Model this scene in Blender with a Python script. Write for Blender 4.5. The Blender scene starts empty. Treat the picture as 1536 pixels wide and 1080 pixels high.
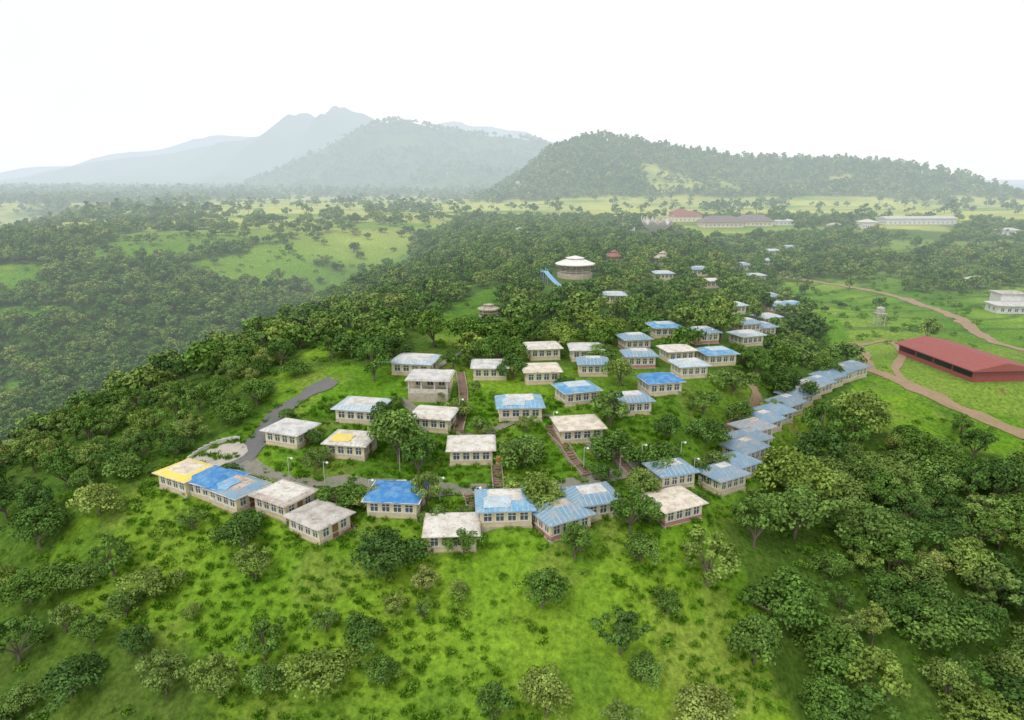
import bpy, bmesh, math, random
import numpy as np
CZ=100.0; PITCH=math.radians(14.9)
random.seed(5); RG=np.random.default_rng(5)
SC=bpy.context.scene
def hsh(ix,iy,seed):
    n=(ix.astype(np.int64)*374761393+iy.astype(np.int64)*668265263+seed*1442695)&0x7fffffff
    n=((n^(n>>13))*1274126177)&0x7fffffff
    n=(n^(n>>16))&0xffff
    return n/65535.0
def vnoise(x,y,s,seed):
    x=np.asarray(x,float)/s; y=np.asarray(y,float)/s
    ix=np.floor(x);iy=np.floor(y);fx=x-ix;fy=y-iy
    fx=fx*fx*(3-2*fx);fy=fy*fy*(3-2*fy)
    a=hsh(ix,iy,seed);b=hsh(ix+1,iy,seed);c=hsh(ix,iy+1,seed);d=hsh(ix+1,iy+1,seed)
    return (a*(1-fx)+b*fx)*(1-fy)+(c*(1-fx)+d*fx)*fy-0.5
def fbm(x,y,s,seed,o=4):
    r=0;a=1
    for i in range(o):
        r=r+a*vnoise(x+i*13.7,y-i*7.3,s,seed+i);a*=.5;s*=.5
    return r
def ss(t):
    t=np.clip(t,0,1);return t*t*(3-2*t)
# ---------------------------------------------------------------- map of the place (metres, x east, y north)
R1=([-95,-34,14,74,133,193,278,399,519,640,728,792,869],[56,74,104,150,172,158,139,123,123,120,97,71,50])
R2=([-1160,-957,-855,-702,-551,-464,-404,-308,-164,-19,151,322,570],[-2,54,89,165,246,290,299,280,251,225,198,158,82])
R3=([-3959,-3120,-2790,-2498,-2209,-1877,-1674,-1551,-1429,-1344,-1241,-1184,-1126,-1072,-1001,-943,-884,-768,-513,-274,131],[-28,82,114,161,207,284,315,338,368,421,470,430,405,451,512,481,474,414,303,207,11])
R4=([-7601,-6150,-5431,-4990,-4352,-3629,-3266,-2915,-2426,-1030,-750,-611,-438,-195,-21,153,433,1283,2357],[-55,69,124,219,240,388,495,515,521,581,640,660,625,610,555,550,470,219,14])
def P2(s): return [tuple(float(v) for v in q.split(',')) for q in s.split()]
HOK=['yellow','blue','patch','brown','grey','blue','white','skirt','slate','slate2','whitepink','slate2','greyw','patchy','white','cream','pale','white','skirt','pale','greyw','cream','blue2','white','greyw','blue','slate2','blue2','slate2','white','slate2','blue2','pale','slate2','pale','pale','slate2','pale','slate2','blue2','pale','slate2','slate2','slate2','white','slate2','pale','pale','pale','slate2','pale','slate2']
HOY=[-25,-25,-30,-30,-32,-8,4,8,28,20,24,20,-22,-14,0,10,-14,-12,5,-8,0,5,14,5,0,14,8,12,8,12,14,16,20,8,0,12,25,25,25,25,10,20,25,5,5,12,10,10,10,10,5,0]
HO=P2("-53.4,103.7,6.8 -47.9,101.6,6.8 -43.3,98.9,6.8 -35.2,96.6,6.8 -28.4,91.3,6.8 -17.6,95.4,7.5 -8.6,88.5,6.8 -1.1,92.9,7.5 7.1,90.9,6.8 12.0,94.7,6.8 24.8,96.3,6.8 26.1,104.0,6.0 -39.7,115.4,6.8 -27.8,110.8,6.8 -6.9,108.3,7.0 11.8,114.9,7.4 -28.1,121.7,7.8 -14.3,118.4,6.8 1.4,121.3,7.7 -20.6,141.1,8.3 -4.6,138.8,6.8 6.0,136.2,6.8 12.6,127.0,6.8 7.1,152.1,6.8 16.9,151.5,6.8 29.6,131.1,6.8 29.4,159.9,6.2 39.4,173.0,6.8 28.1,146.6,6.2 37.7,151.3,6.2 47.3,166.0,6.4 46.8,151.5,6.8 60.5,172.1,6.4 22.7,123.9,6.2 33.6,222.9,6.8 37.8,140.5,6.0 71.7,193.5,6.8 82.2,216.7,6.8 97.0,246.6,7.1 107.7,260.6,6.8 70.3,214.0,6.0 66.2,190.0,6.4 103.4,272.4,6.8 77.6,283.2,6.8 75.2,255.3,6.8 120.9,363,9.5 119.4,335,7.7 144.2,390,9.5 162.0,429,9.5 177.8,443,9.2 61.1,275.7,6.8 17.2,140.3,5.8")
HOUSES=[(a,b,w,HOY[i],HOK[i]) for i,(a,b,w) in enumerate(HO)]
for a,b in P2("36.0,106.5 39.7,111.5 43.0,116.5 45.1,120.6 47.1,124.5 50.9,129.4 55.0,134.2 59.2,139.0 63.3,143.8 67.7,149.6 73.1,155.6 78.1,160.7 82.9,164.7 87.1,167.4"): HOUSES.append((a,b+1.5,6.0,33,'row'))
MT=P2("-19.1,107.9,5.7 -15.4,103.7,3.4 -13.1,95.9,3.1 2.1,105.2,4.3 -5.7,114.8,2.4 -25.2,95.7,3.8 -20.8,95.3,2.6 -17.4,84.2,4.4 -39.5,89.8,3.9 -35.7,84.2,2.8 -46.8,104.3,2.5 -40.1,100.9,2.7 -48.6,93.9,2.5 -6.8,85.1,2.3 -11.2,91.8,2.7 3.8,95.2,4.1 4.1,78.7,3.2 8.8,84.9,2.8 17.3,90.4,3.9 18.1,85.8,2.8 27.8,86.1,5.2 14.9,102.3,2.4 17.2,107.3,4.5 24.7,107.9,4.0 27.9,115.5,3.0 20.3,99.3,3.2 18.0,118.2,4.3 36.2,118.6,3.7 37.5,126.7,3.6 36.4,112.3,3.6 33.6,108.6,2.6 -9.9,122.5,2.5 -22.9,124.9,1.9 -11.5,81.0,2.3 -11.6,77.8,1.5 -7.0,80.4,1.6 -28.6,135.2,4.8 -26.6,147.6,4.5 0.3,137.2,3.5 -2.7,148.5,4.5 -10.8,158.0,4.8 -18.8,158.6,4.4 -12.7,142.2,2.9 11.5,159.5,4.4 18.5,182.1,5.5 23.8,167.1,4.6 11.9,192.6,5.8 2.2,182.7,5.5 21.9,132.6,3.4 45.8,174.6,4.8 52.3,167.0,5.0 20.0,149.5,3.4 10.3,131.2,2.3 46.8,137.6,4.2 46.2,130.6,3.4 50.2,114.2,6.7 47.2,103.1,6.7 38.5,97.5,4.2 64.2,132.8,5.2 75.6,139.3,7.2 78.9,164.0,4.2 62.4,147.6,5.3 65.5,160.4,4.9 90.3,177.5,4.5 88.7,199.5,6.0 52.8,152.1,3.1 55.6,137.3,2.8 -66.1,99.5,3.7 -58.4,88.5,3.7 -50.0,84.2,3.3 -53.5,82.4,2.8 -62.0,87.7,2.4 -74.3,96.3,4.2 -61.5,81.4,2.3 -31.2,74.0,3.2 -30.2,70.7,2.5 -24.1,76.6,2.2 -18.9,74.3,3.0 -15.7,70.6,2.2 -23.5,70.3,3.7 -43.3,80.6,1.4 -35.8,70.1,3.3 13.7,73.9,3.4 16.2,71.4,2.5 -15.2,78.2,2.2 20.8,80.1,2.2 40.0,85.9,5.3 44.7,82.5,4.7 32.7,78.9,4.1 48.5,78.0,5.0 98.7,141.0,2.9 -6.8,93.6,1.5 2.6,115.0,2.0 -42.8,122.3,1.9 -35.4,113.7,2.0 77.0,125.0,4.0 4.1,66.8,3.5 -2.2,66.0,2.7 12.6,66.1,2.3 22.9,69.0,3.7 -34.4,124.3,1.3 -2.3,93.7,1.3 20.9,93.7,2.8 11.5,95.6,2.0 28.6,97.8,2.1 -49.0,76.9,2.6 -43.1,71.7,3.3 -56.0,73.1,3.8 -66.5,78.6,4.1")
OV=[(np.array(P2(s)),v) for s,v in (
("140,79 88.2,79.5 36.6,73.7 34.8,79.3 35.3,87.6 33.4,97.2 36.8,103.2 45.4,111.3 57.4,126.3 76.5,141.3 90.8,137.6 128.6,130.1 190,110",.93),
("-79.6,60 -238.2,247.4 -171.9,271.0 -61.2,136.5 -50.0,141.5 -47.7,125.6 -59.9,112.1 -60.8,105.4 -71.3,98.8 -72.2,92.8 -62.5,83.2 -50.9,79.0 -37.7,75.5 -33.1,60",.8),
("-33.1,60 -36.0,73.0 -12.5,73.7 19.0,70.2 32.3,60",.25),
("-70.6,97.5 -60.4,104.6 -53.9,99.1 -47.2,93.1 -35.3,87.7 -11.8,83.6 12.0,81.8 30.5,88.8 34.5,84.7 30.4,77.4 19.1,70.8 -12.5,74.5 -37.7,75.5 -51.3,79.8 -71.5,91.7",.03),
("-48.5,116.7 -40.1,131.4 -35.3,139.9 -25.0,137.8 -22.0,127.5 -35.7,119.6 -40.8,111.9",.03),
("-198.9,428 -167.1,462 -155.7,432 -179.7,400",.04),("-289.6,382 -267.3,393 -256.6,369 -272.7,356",.05),("-24.7,194.1 -10.6,249.5 -2.1,266.6 -5.7,204.3 -12.5,159.5 -18.9,159.0",.12),
("-132,335 -112,330 -105,300 -135,298",.03),("-223.4,285.2 -210.8,284.4 -198.0,264.9 -203.2,257.1",.04),
("118.5,227.6 193.2,252.2 145.7,172.4 101.6,189.3",.05),("97.3,180.7 153.3,182.3 118.4,135.3 91.5,138.8 84.8,146.1",.02),("235.4,424 362,449 260.3,318.5 177.2,303.9",.5),
("-260.9,422 -220.4,523 -145.3,730 -50.8,681 -69.7,566 -163.2,486 -200.5,442 -242.0,395",.16))]
ROADS=[('asphalt_road',"-48.4,108.6 -46.5,111.9 -46.2,119.1 -44.6,126.2 -41.2,131.6 -37.1,136.0",3.8,'asphalt'),
('lane',"-45.9,110.3 -39.9,105.2 -32.5,102.7 -26.0,102.9 -18.0,101.0 -7.2,99.0 2.3,99.3 12.1,101.6 21.6,106.8 28.0,110.1",2.8,'lane'),
('footpath',"-22.0,127.5 -16.1,121.7 -8.1,115.0 -1.0,116.6 7.7,120.7 15.0,108.1",1.3,'lane'),
('dirt_path',"42.4,124.5 45.3,129.8 50.0,136.1 54.2,143.1 53.5,147.0",2.6,'dirt'),
('dirt_track',"136,345 158,322 168.8,296.6 165.3,266.1 159.6,238.7 151.2,211.9 150.4,193.4",4.6,'dirt'),
('dirt_track',"107.2,206.5 96.0,178.2 96.3,170.2 99.9,156.9 106.0,150.7 111.4,146.8 117.1,141.7",4.0,'dirt'),
('dirt_track',"106.7,203.5 117.2,207.8 113,192 100.4,171.3 99.3,158",2.0,'dirt'),
('footpath',"-20.9,131.0 -18.2,139.9 -12.1,154.3 -7.4,171.3",1.4,'lane')]
STEPS=["-6.9,98.2 -5.2,92.6","-2.6,105.1 -2.1,99.3","6.6,118.0 9.4,109.7 12.3,103.4","-11.1,140.3 -9.5,127.2 -9.7,116.1","16.1,112.6 20.0,103.9","-28.5,99.8 -23.9,90.6"]
def rng_(x,y,R,Y0,wf,wb,seed,base=5,amp=.6,rdg=0):
    zc=np.interp(x,R[0],R[1],left=base,right=base)-base
    dy=(y-Y0); w=np.where(dy<0,wf,wb)
    prof=np.exp(-(dy/w)**2)
    n=1+amp*fbm(x,y,wf*.6,seed,5)*(np.abs(dy)/w+.03)*1.6
    if rdg: n=n-rdg*np.abs(fbm(x,y,wf*.35,seed+9,3))*np.minimum(1,np.abs(dy)/w*2.2)
    return base+np.maximum(zc,0)*prof*n
def XL(y): return np.interp(y,[0,60,90,103,132,207,278,400,600,660],[-50,-54,-58,-60,-47,-32,-8,-6,-36,-60])
def XR(y): return np.interp(y,[60,100,170,250,400],[8,18,50,75,100])
def H0(x,y):
    sh=np.interp(x,[-300,-150,-60,-30,0,30,60,110,200,400],[60,40,14,4,0,4,14,38,60,70])
    ye=y-sh*(1-ss((y-120)/120))
    drop=np.interp(ye,[-300,0,40,66,84,92,100,112,130,160,200,280,400,600,1000,1500],[110,92,74,61,51.5,49,47.5,45,40.5,38.5,39.5,40,38,36,36,38])
    s=np.maximum(0,XL(y)-x)
    yp=np.interp(x,[-900,-312,-200,-120,-43,50],[330,430,500,580,650,660])
    t=(yp-y)*.85
    df=64*ss(t/270); fl=64*ss(s/175)
    k=8.0
    dep=-k*np.log(np.exp(-df/k)+np.exp(-fl/k))+k*math.log(2)*np.exp(-(df+fl)/20)
    dep=np.maximum(dep,0)
    xe=np.interp(y,[300,430,600,1000,1500],[-345,-312,-373,-490,-450])
    pl=60*ss((xe-x)/220)*ss((y-300)/120)
    dep=np.maximum(dep,pl)
    drop=drop+dep
    drop=drop+fbm(x,y,90,3,3)*16*np.clip(dep/20,0,1)
    drop=drop+9.5*ss((x-XR(y))/32)*(1-ss((y-350)/300))*ss((y-20)/60)
    drop=drop+fbm(x,y,60,11,3)*1.6*ss((y-60)/200)+fbm(x,y,26,17,2)*.7
    drop=drop+60*ss((y-1150)/350)*ss((x-720)/250)
    z=CZ-drop
    far=ss((y-1500)/900)
    z=z*(1-far)+far*(6+fbm(x,y,600,21,3)*14)
    m=ss((y-900)/200)
    z1=rng_(x,y,R1,1280,230,260,31,base=62)
    z=np.where(m>0,np.maximum(z,z1*m+z*(1-m)),z)
    z=np.maximum(z,np.where(y>1500,rng_(x,y,R2,2600,620,700,41,amp=.7,rdg=.5),-999))
    z=np.maximum(z,np.where(y>2200,rng_(x,y,R3,4300,1000,1000,51,amp=.6,rdg=.6),-999))
    z=np.maximum(z,np.where(y>4500,rng_(x,y,R4,7500,1300,1300,61),-999))
    return z
PADS=np.array([(x,y,w*.55,w*.55,float(H0(np.array(x),np.array(y)))) for x,y,w,_,_ in HOUSES]+[(121,177,16,9,float(H0(np.array(121.),np.array(177.))))])
def H(x,y):
    x=np.asarray(x,float);y=np.asarray(y,float);z=H0(x,y)
    if x.size<3000:
        d=np.hypot(x[...,None]-PADS[:,0],y[...,None]-PADS[:,1]);w=1-ss((d-PADS[:,2])/PADS[:,3])
        W=w.max(-1);s2=(w*w).sum(-1);zp=(w*w*PADS[:,4]).sum(-1)
    else:
        W=np.zeros(x.shape);s2=np.zeros(x.shape);zp=np.zeros(x.shape)
        for a,b,r0,r1,zz in PADS:
            w=1-ss((np.hypot(x-a,y-b)-r0)/r1);W=np.maximum(W,w);s2+=w*w;zp+=w*w*zz
    return z*(1-W)+np.where(s2>0,zp/np.maximum(s2,1e-9),0)*W
def h1(x,y): return float(H(x,y))
def inpoly(P,x,y):
    r=np.zeros(np.shape(x),bool);n=len(P);j=n-1
    for i in range(n):
        xi,yi=P[i];xj,yj=P[j]
        if yi!=yj:
            c=((yi>y)!=(yj>y))&(x<(xj-xi)*(y-yi)/(yj-yi)+xi); r^=c
        j=i
    return r
def dense(pts,step):
    P=np.array(pts,float);out=[]
    Q=np.vstack([2*P[0]-P[1],P,2*P[-1]-P[-2]])
    for i in range(1,len(Q)-2):
        n=max(2,int(np.linalg.norm(Q[i+1]-Q[i])/step))
        for k in range(n):
            t=k/n
            out.append(.5*((2*Q[i])+(-Q[i-1]+Q[i+1])*t+(2*Q[i-1]-5*Q[i]+4*Q[i+1]-Q[i+2])*t*t+(-Q[i-1]+3*Q[i]-3*Q[i+1]+Q[i+2])*t**3))
    out.append(P[-1]); return np.array(out)
RDD=[(n,dense(P2(p),1.2),w,m) for n,p,w,m in ROADS]
AVOID=[(x,y,w*.5+2.3) for x,y,w,_,_ in HOUSES]
for n,p,w,m in RDD:
    for q in p[::2]:
        AVOID.append((q[0],q[1],w*.5+1.5))
        if w>3.5: AVOID.append((q[0]*.965,q[1]*.965,w*.5+1.2));AVOID.append((q[0]*.93,q[1]*.93,w*.5+1.2))
SHED=(120.5,177); AVOID+= [(SHED[0]-4,y,15) for y in (160,170,180,190)]
for (x,y),r in (((26.2,284.6),12),((-7,200.7),6),((102.6,491),22),((150.9,620),26),((188.7,252.2),13),((174.7,583),26),((205.3,594),24),((349,600),34),((291.8,571),12),((48.1,324.8),7),((70.4,321.1),7),((15.3,258.8),7)):
    AVOID+=[(x,y,r),(x-x/y*r*1.1,y-r*1.1,r*.95),(x-x/y*r*2.1,y-r*2.1,r*.8)]
AV=np.array(AVOID)
def density(x,y):
    s=XL(y)-x; n=fbm(x,y,48,71,3); n2=fbm(x,y,120,73,3)
    d=np.where((x>-50)&(x<60)&(y>95),np.where(x+y*.6>90,.42,.2),.06)
    d=np.where((y>145)&(s<0)&(x<XR(y)+38),np.where(n<-.24,.25,.85),d)
    d=np.where((x>XR(y)+38)&(y>330),np.where(n>-.05,.75,.1),d)
    d=np.where((y>640),np.where(n2>.3,.45,.045),d)
    pln=(x<np.interp(y,[300,430,600,1000,1500],[-345,-312,-373,-490,-450])-25)&(y>350)
    d=np.where((y>110)&(s>6)&(y<560-.2*np.abs(x+60)),np.where(n<-.36,.15,.96),d)
    d=np.where((y>430)&(s>6)&(y<640),np.where(n<.06,.08,.85),d)
    d=np.where(pln,np.where(n2<-.05,.15,.8),d)
    zc=np.interp(x,R1[0],R1[1],left=0,right=0)-62
    d=np.where((zc>3)&(y>1010)&(y<1500),np.where(n2>-.24,.92,.2),d)
    d=np.where((y>1520)&(n2>-.15),.85,d)
    for P,v in OV: d=np.where(inpoly(P,x,y),v,d)
    return d
# ---------------------------------------------------------------- materials
def new(name):
    m=bpy.data.materials.new(name);m.use_nodes=True;nt=m.node_tree
    return m,nt,nt.nodes,nt.links,nt.nodes['Principled BSDF'],nt.nodes['Material Output']
def painted_haze(m,K=1900):  # aerial haze painted into the material as pale emission, growing away from the origin
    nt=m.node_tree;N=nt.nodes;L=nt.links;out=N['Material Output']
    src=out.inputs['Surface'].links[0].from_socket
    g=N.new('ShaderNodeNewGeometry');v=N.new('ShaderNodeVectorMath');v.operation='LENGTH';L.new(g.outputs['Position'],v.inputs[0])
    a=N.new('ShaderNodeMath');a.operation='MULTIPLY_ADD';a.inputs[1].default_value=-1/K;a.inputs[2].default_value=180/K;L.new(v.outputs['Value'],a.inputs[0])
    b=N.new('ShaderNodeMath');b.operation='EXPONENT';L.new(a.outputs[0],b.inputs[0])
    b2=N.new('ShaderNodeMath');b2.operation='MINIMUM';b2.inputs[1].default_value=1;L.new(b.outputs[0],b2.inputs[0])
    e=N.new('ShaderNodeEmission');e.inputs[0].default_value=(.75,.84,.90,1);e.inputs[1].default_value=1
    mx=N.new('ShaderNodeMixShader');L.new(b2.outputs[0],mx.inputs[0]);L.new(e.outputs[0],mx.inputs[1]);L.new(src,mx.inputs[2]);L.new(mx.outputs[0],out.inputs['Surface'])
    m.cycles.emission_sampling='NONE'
def noise(N,L,scale,vec=None,det=4,rough=.6):
    n=N.new('ShaderNodeTexNoise');n.inputs['Scale'].default_value=scale;n.inputs['Detail'].default_value=det;n.inputs['Roughness'].default_value=rough
    if vec: L.new(vec,n.inputs['Vector'])
    return n.outputs['Fac']
def ramp(N,L,f,stops):
    r=N.new('ShaderNodeValToRGB');L.new(f,r.inputs[0]);e=r.color_ramp.elements
    while len(e)<len(stops): e.new(.5)
    for k,(p,c) in enumerate(stops): e[k].position=p;e[k].color=(*c,1) if len(c)==3 else c
    return r.outputs[0]
def mix(N,L,f,a,b,bt='MIX'):
    m=N.new('ShaderNodeMix');m.data_type='RGBA';m.blend_type=bt
    for s,v in ((0,f),(6,a),(7,b)):
        if hasattr(v,'is_output'): L.new(v,m.inputs[s])
        else: m.inputs[s].default_value=v if s==0 else (*v,1)
    return m.outputs[2]
MATS={}
def paint(name,col,dirt=(.2,.18,.15),amt=.5,scale=1.2,rough=.8,streak=False,dark=None):
    if name in MATS: return MATS[name]
    m,nt,N,L,B,O=new(name)
    tc=N.new('ShaderNodeTexCoord');oi=N.new('ShaderNodeObjectInfo')
    ad=N.new('ShaderNodeVectorMath');ad.operation='ADD';L.new(tc.outputs['Object'],ad.inputs[0])
    cx=N.new('ShaderNodeVectorMath');cx.operation='SCALE';cx.inputs[0].default_value=(37,23,11);L.new(oi.outputs['Random'],cx.inputs['Scale']);L.new(cx.outputs[0],ad.inputs[1])
    v=ad.outputs[0]
    if streak:
        mp=N.new('ShaderNodeMapping');mp.inputs['Scale'].default_value=(1,1,.18);L.new(v,mp.inputs[0]);v=mp.outputs[0]
    f=noise(N,L,scale,v,6,.7)
    f2=ramp(N,L,f,[(.44,(0,0,0)),(.62,(1,1,1))])
    f3=noise(N,L,scale*7,v,3,.6)
    c=mix(N,L,f2,col,tuple(col[i]*(1-amt)+dirt[i]*amt for i in range(3)))
    c=mix(N,L,.35,c,ramp(N,L,f3,[(.3,tuple(k*.55 for k in col)),(.7,tuple(min(1,k*1.2) for k in col))]))
    if dark:
        f4=ramp(N,L,noise(N,L,scale*2.3,v,8,.8),[(.56,(0,0,0)),(.66,(1,1,1))]);c=mix(N,L,f4,c,dark)
    L.new(c,B.inputs['Base Color']);B.inputs['Roughness'].default_value=rough;B.inputs['Specular IOR Level'].default_value=.25
    painted_haze(m);MATS[name]=m;return m
def plain(name,col,rough=.6,spec=.3):
    if name in MATS: return MATS[name]
    m,nt,N,L,B,O=new(name);B.inputs['Base Color'].default_value=(*col,1);B.inputs['Roughness'].default_value=rough;B.inputs['Specular IOR Level'].default_value=spec
    painted_haze(m);MATS[name]=m;return m
def leafmat(name,stops):
    m,nt,N,L,B,O=new(name)
    oi=N.new('ShaderNodeObjectInfo');at=N.new('ShaderNodeAttribute');at.attribute_name='tint'
    c=ramp(N,L,oi.outputs['Random'],stops)
    vm=N.new('ShaderNodeVectorMath');vm.operation='SCALE';L.new(c,vm.inputs[0]);L.new(at.outputs['Fac'],vm.inputs['Scale'])
    N.remove(B)
    d=N.new('ShaderNodeBsdfDiffuse');L.new(vm.outputs[0],d.inputs[0]);L.new(d.outputs[0],O.inputs['Surface'])
    painted_haze(m);return m
LS=[(0,(.065,.125,.032)),(.2,(.085,.165,.035)),(.42,(.105,.195,.036)),(.62,(.13,.215,.05)),(.8,(.165,.24,.06)),(.93,(.18,.26,.05)),(1,(.24,.28,.08))]
LEAFD=leafmat('foliage',LS)
BUSHM=leafmat('bush_leaves',[(0,(.085,.19,.02)),(.5,(.11,.23,.022)),(1,(.17,.27,.04))])
GRASSM=leafmat('grass_blades',[(0,(.08,.20,.014)),(.5,(.11,.25,.018)),(1,(.18,.30,.035))])
BARK=paint('bark',(.20,.16,.12),amt=.4)
# ---------------------------------------------------------------- mesh helpers
def npmesh(name,V,F4,tint=None,mat=None,F4mat=None,smooth=False):
    me=bpy.data.meshes.new(name);V=np.asarray(V,np.float32);F4=np.asarray(F4,np.int32);k=F4.shape[1]
    me.vertices.add(len(V));me.vertices.foreach_set('co',V.ravel())
    me.loops.add(F4.size);me.loops.foreach_set('vertex_index',F4.ravel());me.polygons.add(len(F4));me.polygons.foreach_set('loop_start',np.arange(0,F4.size,k,dtype=np.int32))
    if F4mat is not None: me.polygons.foreach_set('material_index',np.asarray(F4mat,np.int32))
    me.update(calc_edges=True)
    if tint is not None:
        a=me.attributes.new('tint','FLOAT','POINT');a.data.foreach_set('value',np.asarray(tint,np.float32))
    if smooth: me.polygons.foreach_set('use_smooth',np.ones(len(F4),bool))
    for m in (mat or []): me.materials.append(m)
    return me
def link(name,me,parent=None,loc=None,rotz=0,scale=None):
    o=bpy.data.objects.new(name,me);SC.collection.objects.link(o)
    if parent: o.parent=parent
    if loc is not None:o.location=loc
    if rotz:o.rotation_euler=(0,0,rotz)
    if scale is not None:o.scale=scale
    return o
def unit(v): return v/np.maximum(np.linalg.norm(v,axis=1,keepdims=True),1e-6)
def limb(V,F,p0,p1,r0,r1,n=6):
    p0=np.array(p0,float);p1=np.array(p1,float);d=p1-p0;d/=np.linalg.norm(d)
    a=np.cross(d,[0,0,1.] if abs(d[2])<.9 else [1.,0,0]);a/=np.linalg.norm(a);b=np.cross(d,a);s=len(V)
    for p,r in((p0,r0),(p1,r1)):
        for i in range(n):
            t=2*math.pi*i/n;V.append(p+r*(a*math.cos(t)+b*math.sin(t)))
    for i in range(n):
        j=(i+1)%n;F.append((s+i,s+j,s+n+j,s+n+i))
def tree_mesh(name,seed,Ht,R,ncl,nleaf,ls,trunk=True,flat=.75,open_=0,limbs=7,leaf=None,thf=.2):
    r=np.random.default_rng(seed);V=[];F=[]
    th=Ht*thf if trunk else 0; Rz=(Ht-th)/2*1.0; cz=th+Rz*.95
    C=[];RC=[]
    for i in range(ncl):
        ph=r.uniform(0,2*math.pi);u=r.uniform(-.6,1) if i else 1; rad=r.uniform(.5,.9)
        q=math.sqrt(max(0,1-u*u)); lob=1+.25*math.sin(2*ph+seed)+.14*math.sin(3*ph+seed*2)
        C.append((R*rad*q*math.cos(ph)*lob,R*rad*q*math.sin(ph)*lob,cz+Rz*u*rad*r.uniform(.8,1.15)));RC.append(R*r.uniform(.18,.38)*(1-open_*.3))
    C=np.array(C);RC=np.array(RC)
    if trunk:
        limb(V,F,(0,0,-.6),(R*.04,0,th*.9),R*.075,R*.05)
        for i in range(min(limbs,ncl)):
            mid=C[i]*np.array([.45,.45,1]);mid[2]=th*.9+(C[i][2]-th*.9)*.45
            limb(V,F,(R*.04,0,th*.85),mid,R*.042,R*.028,5);limb(V,F,mid,C[i],R*.028,R*.01,5)
    nb=len(F);V=np.array(V).reshape(-1,3)
    w=RC**2;w/=w.sum();k=r.choice(ncl,nleaf,p=w)
    D=unit(r.normal(size=(nleaf,3))+np.array([0,0,.35]))
    rr=RC[k][:,None]*(.55+.55*r.random((nleaf,1))**.6)
    P=C[k]+D*rr*np.array([1,1,flat])
    n=unit(D*.8+r.normal(size=(nleaf,3))*.4+np.array([0,0,.35]))
    t=unit(np.cross(n,r.normal(size=(nleaf,3))));b=np.cross(n,t);sz=ls*r.uniform(.55,1.3,(nleaf,1))
    LV=np.stack([P-t*sz,P-b*sz*.65,P+t*sz,P+b*sz*.65],1).reshape(-1,3)
    tone=r.uniform(.68,1.4,ncl)[k]*r.uniform(.72,1.35,nleaf)
    tint=np.concatenate([np.ones(len(V)),np.repeat(tone,4)])
    LF=np.arange(nleaf*4).reshape(-1,4)+len(V)
    F=np.array(F).reshape(-1,4)
    return npmesh(name,np.vstack([V,LV]),np.vstack([F,LF]),tint,[leaf or LEAFD,BARK],np.concatenate([np.ones(nb),np.zeros(nleaf)]))
NEAR=[tree_mesh('near_tree_mesh',100+i,[6.3,5.6,7.4,5.4,6.8,8.2,6.0,5.0][i],[4,4.2,3.6,4.4,4.0,3.5,4.2,4.3][i],[30,36,26,44,22,32,32,34][i],[2900,3100,2500,3300,1900,2800,2900,2900][i],.235,open_=[0,0,.5,0,1,.2,.3,.1][i]) for i in range(8)]
MID=[tree_mesh('mid_tree_mesh',200+i,[6.3,5.6,7.4,5.4,7][i],4.0,[20,24,16,26,18][i],620,.48,limbs=4) for i in range(5)]
FAR=[tree_mesh('far_tree_mesh',300+i,[7,6.4,9,8][i],4.0,12,150,.98,limbs=2) for i in range(4)]
TALL=[tree_mesh('tall_tree_mesh',350+i,13,3.4,14,220,.8,limbs=6,thf=.3) for i in range(3)]
BUSH=[tree_mesh('bush_mesh',400+i,[1.1,1.5,.8][i],1.1,11,200,.14,trunk=False,leaf=BUSHM) for i in range(3)]
def tuft(name,seed,nb,hh,rad,wd):
    r=np.random.default_rng(seed);a=r.uniform(0,6.283,nb);rr=rad*np.sqrt(r.random(nb));P=np.stack([rr*np.cos(a),rr*np.sin(a),np.zeros(nb)-.05],1)
    h=hh*r.uniform(.5,1.2,nb)[:,None];ln=r.normal(size=(nb,3))*np.array([.45,.45,0]);tip=P+(ln+np.array([0,0,1]))*h
    m=P+(ln*.3+np.array([0,0,.6]))*h;s=unit(np.cross(tip-P,r.normal(size=(nb,3))))*wd
    V=np.stack([P,m-s,tip,m+s],1).reshape(-1,3)
    return npmesh(name,V,np.arange(nb*4).reshape(-1,4),np.repeat(r.uniform(.7,1.4,nb),4),[GRASSM])
TUFT=[tuft('tuft_mesh',500,60,.5,.7,.08),tuft('tuft_mesh',501,50,.7,.6,.10),tuft('tuft_mesh',502,70,.35,.8,.09)]
def tcoll(name,meshes):
    c=bpy.data.collections.new(name)
    for i,me in enumerate(meshes):
        o=bpy.data.objects.new(name+'_template',me);c.objects.link(o)
    return c
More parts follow.
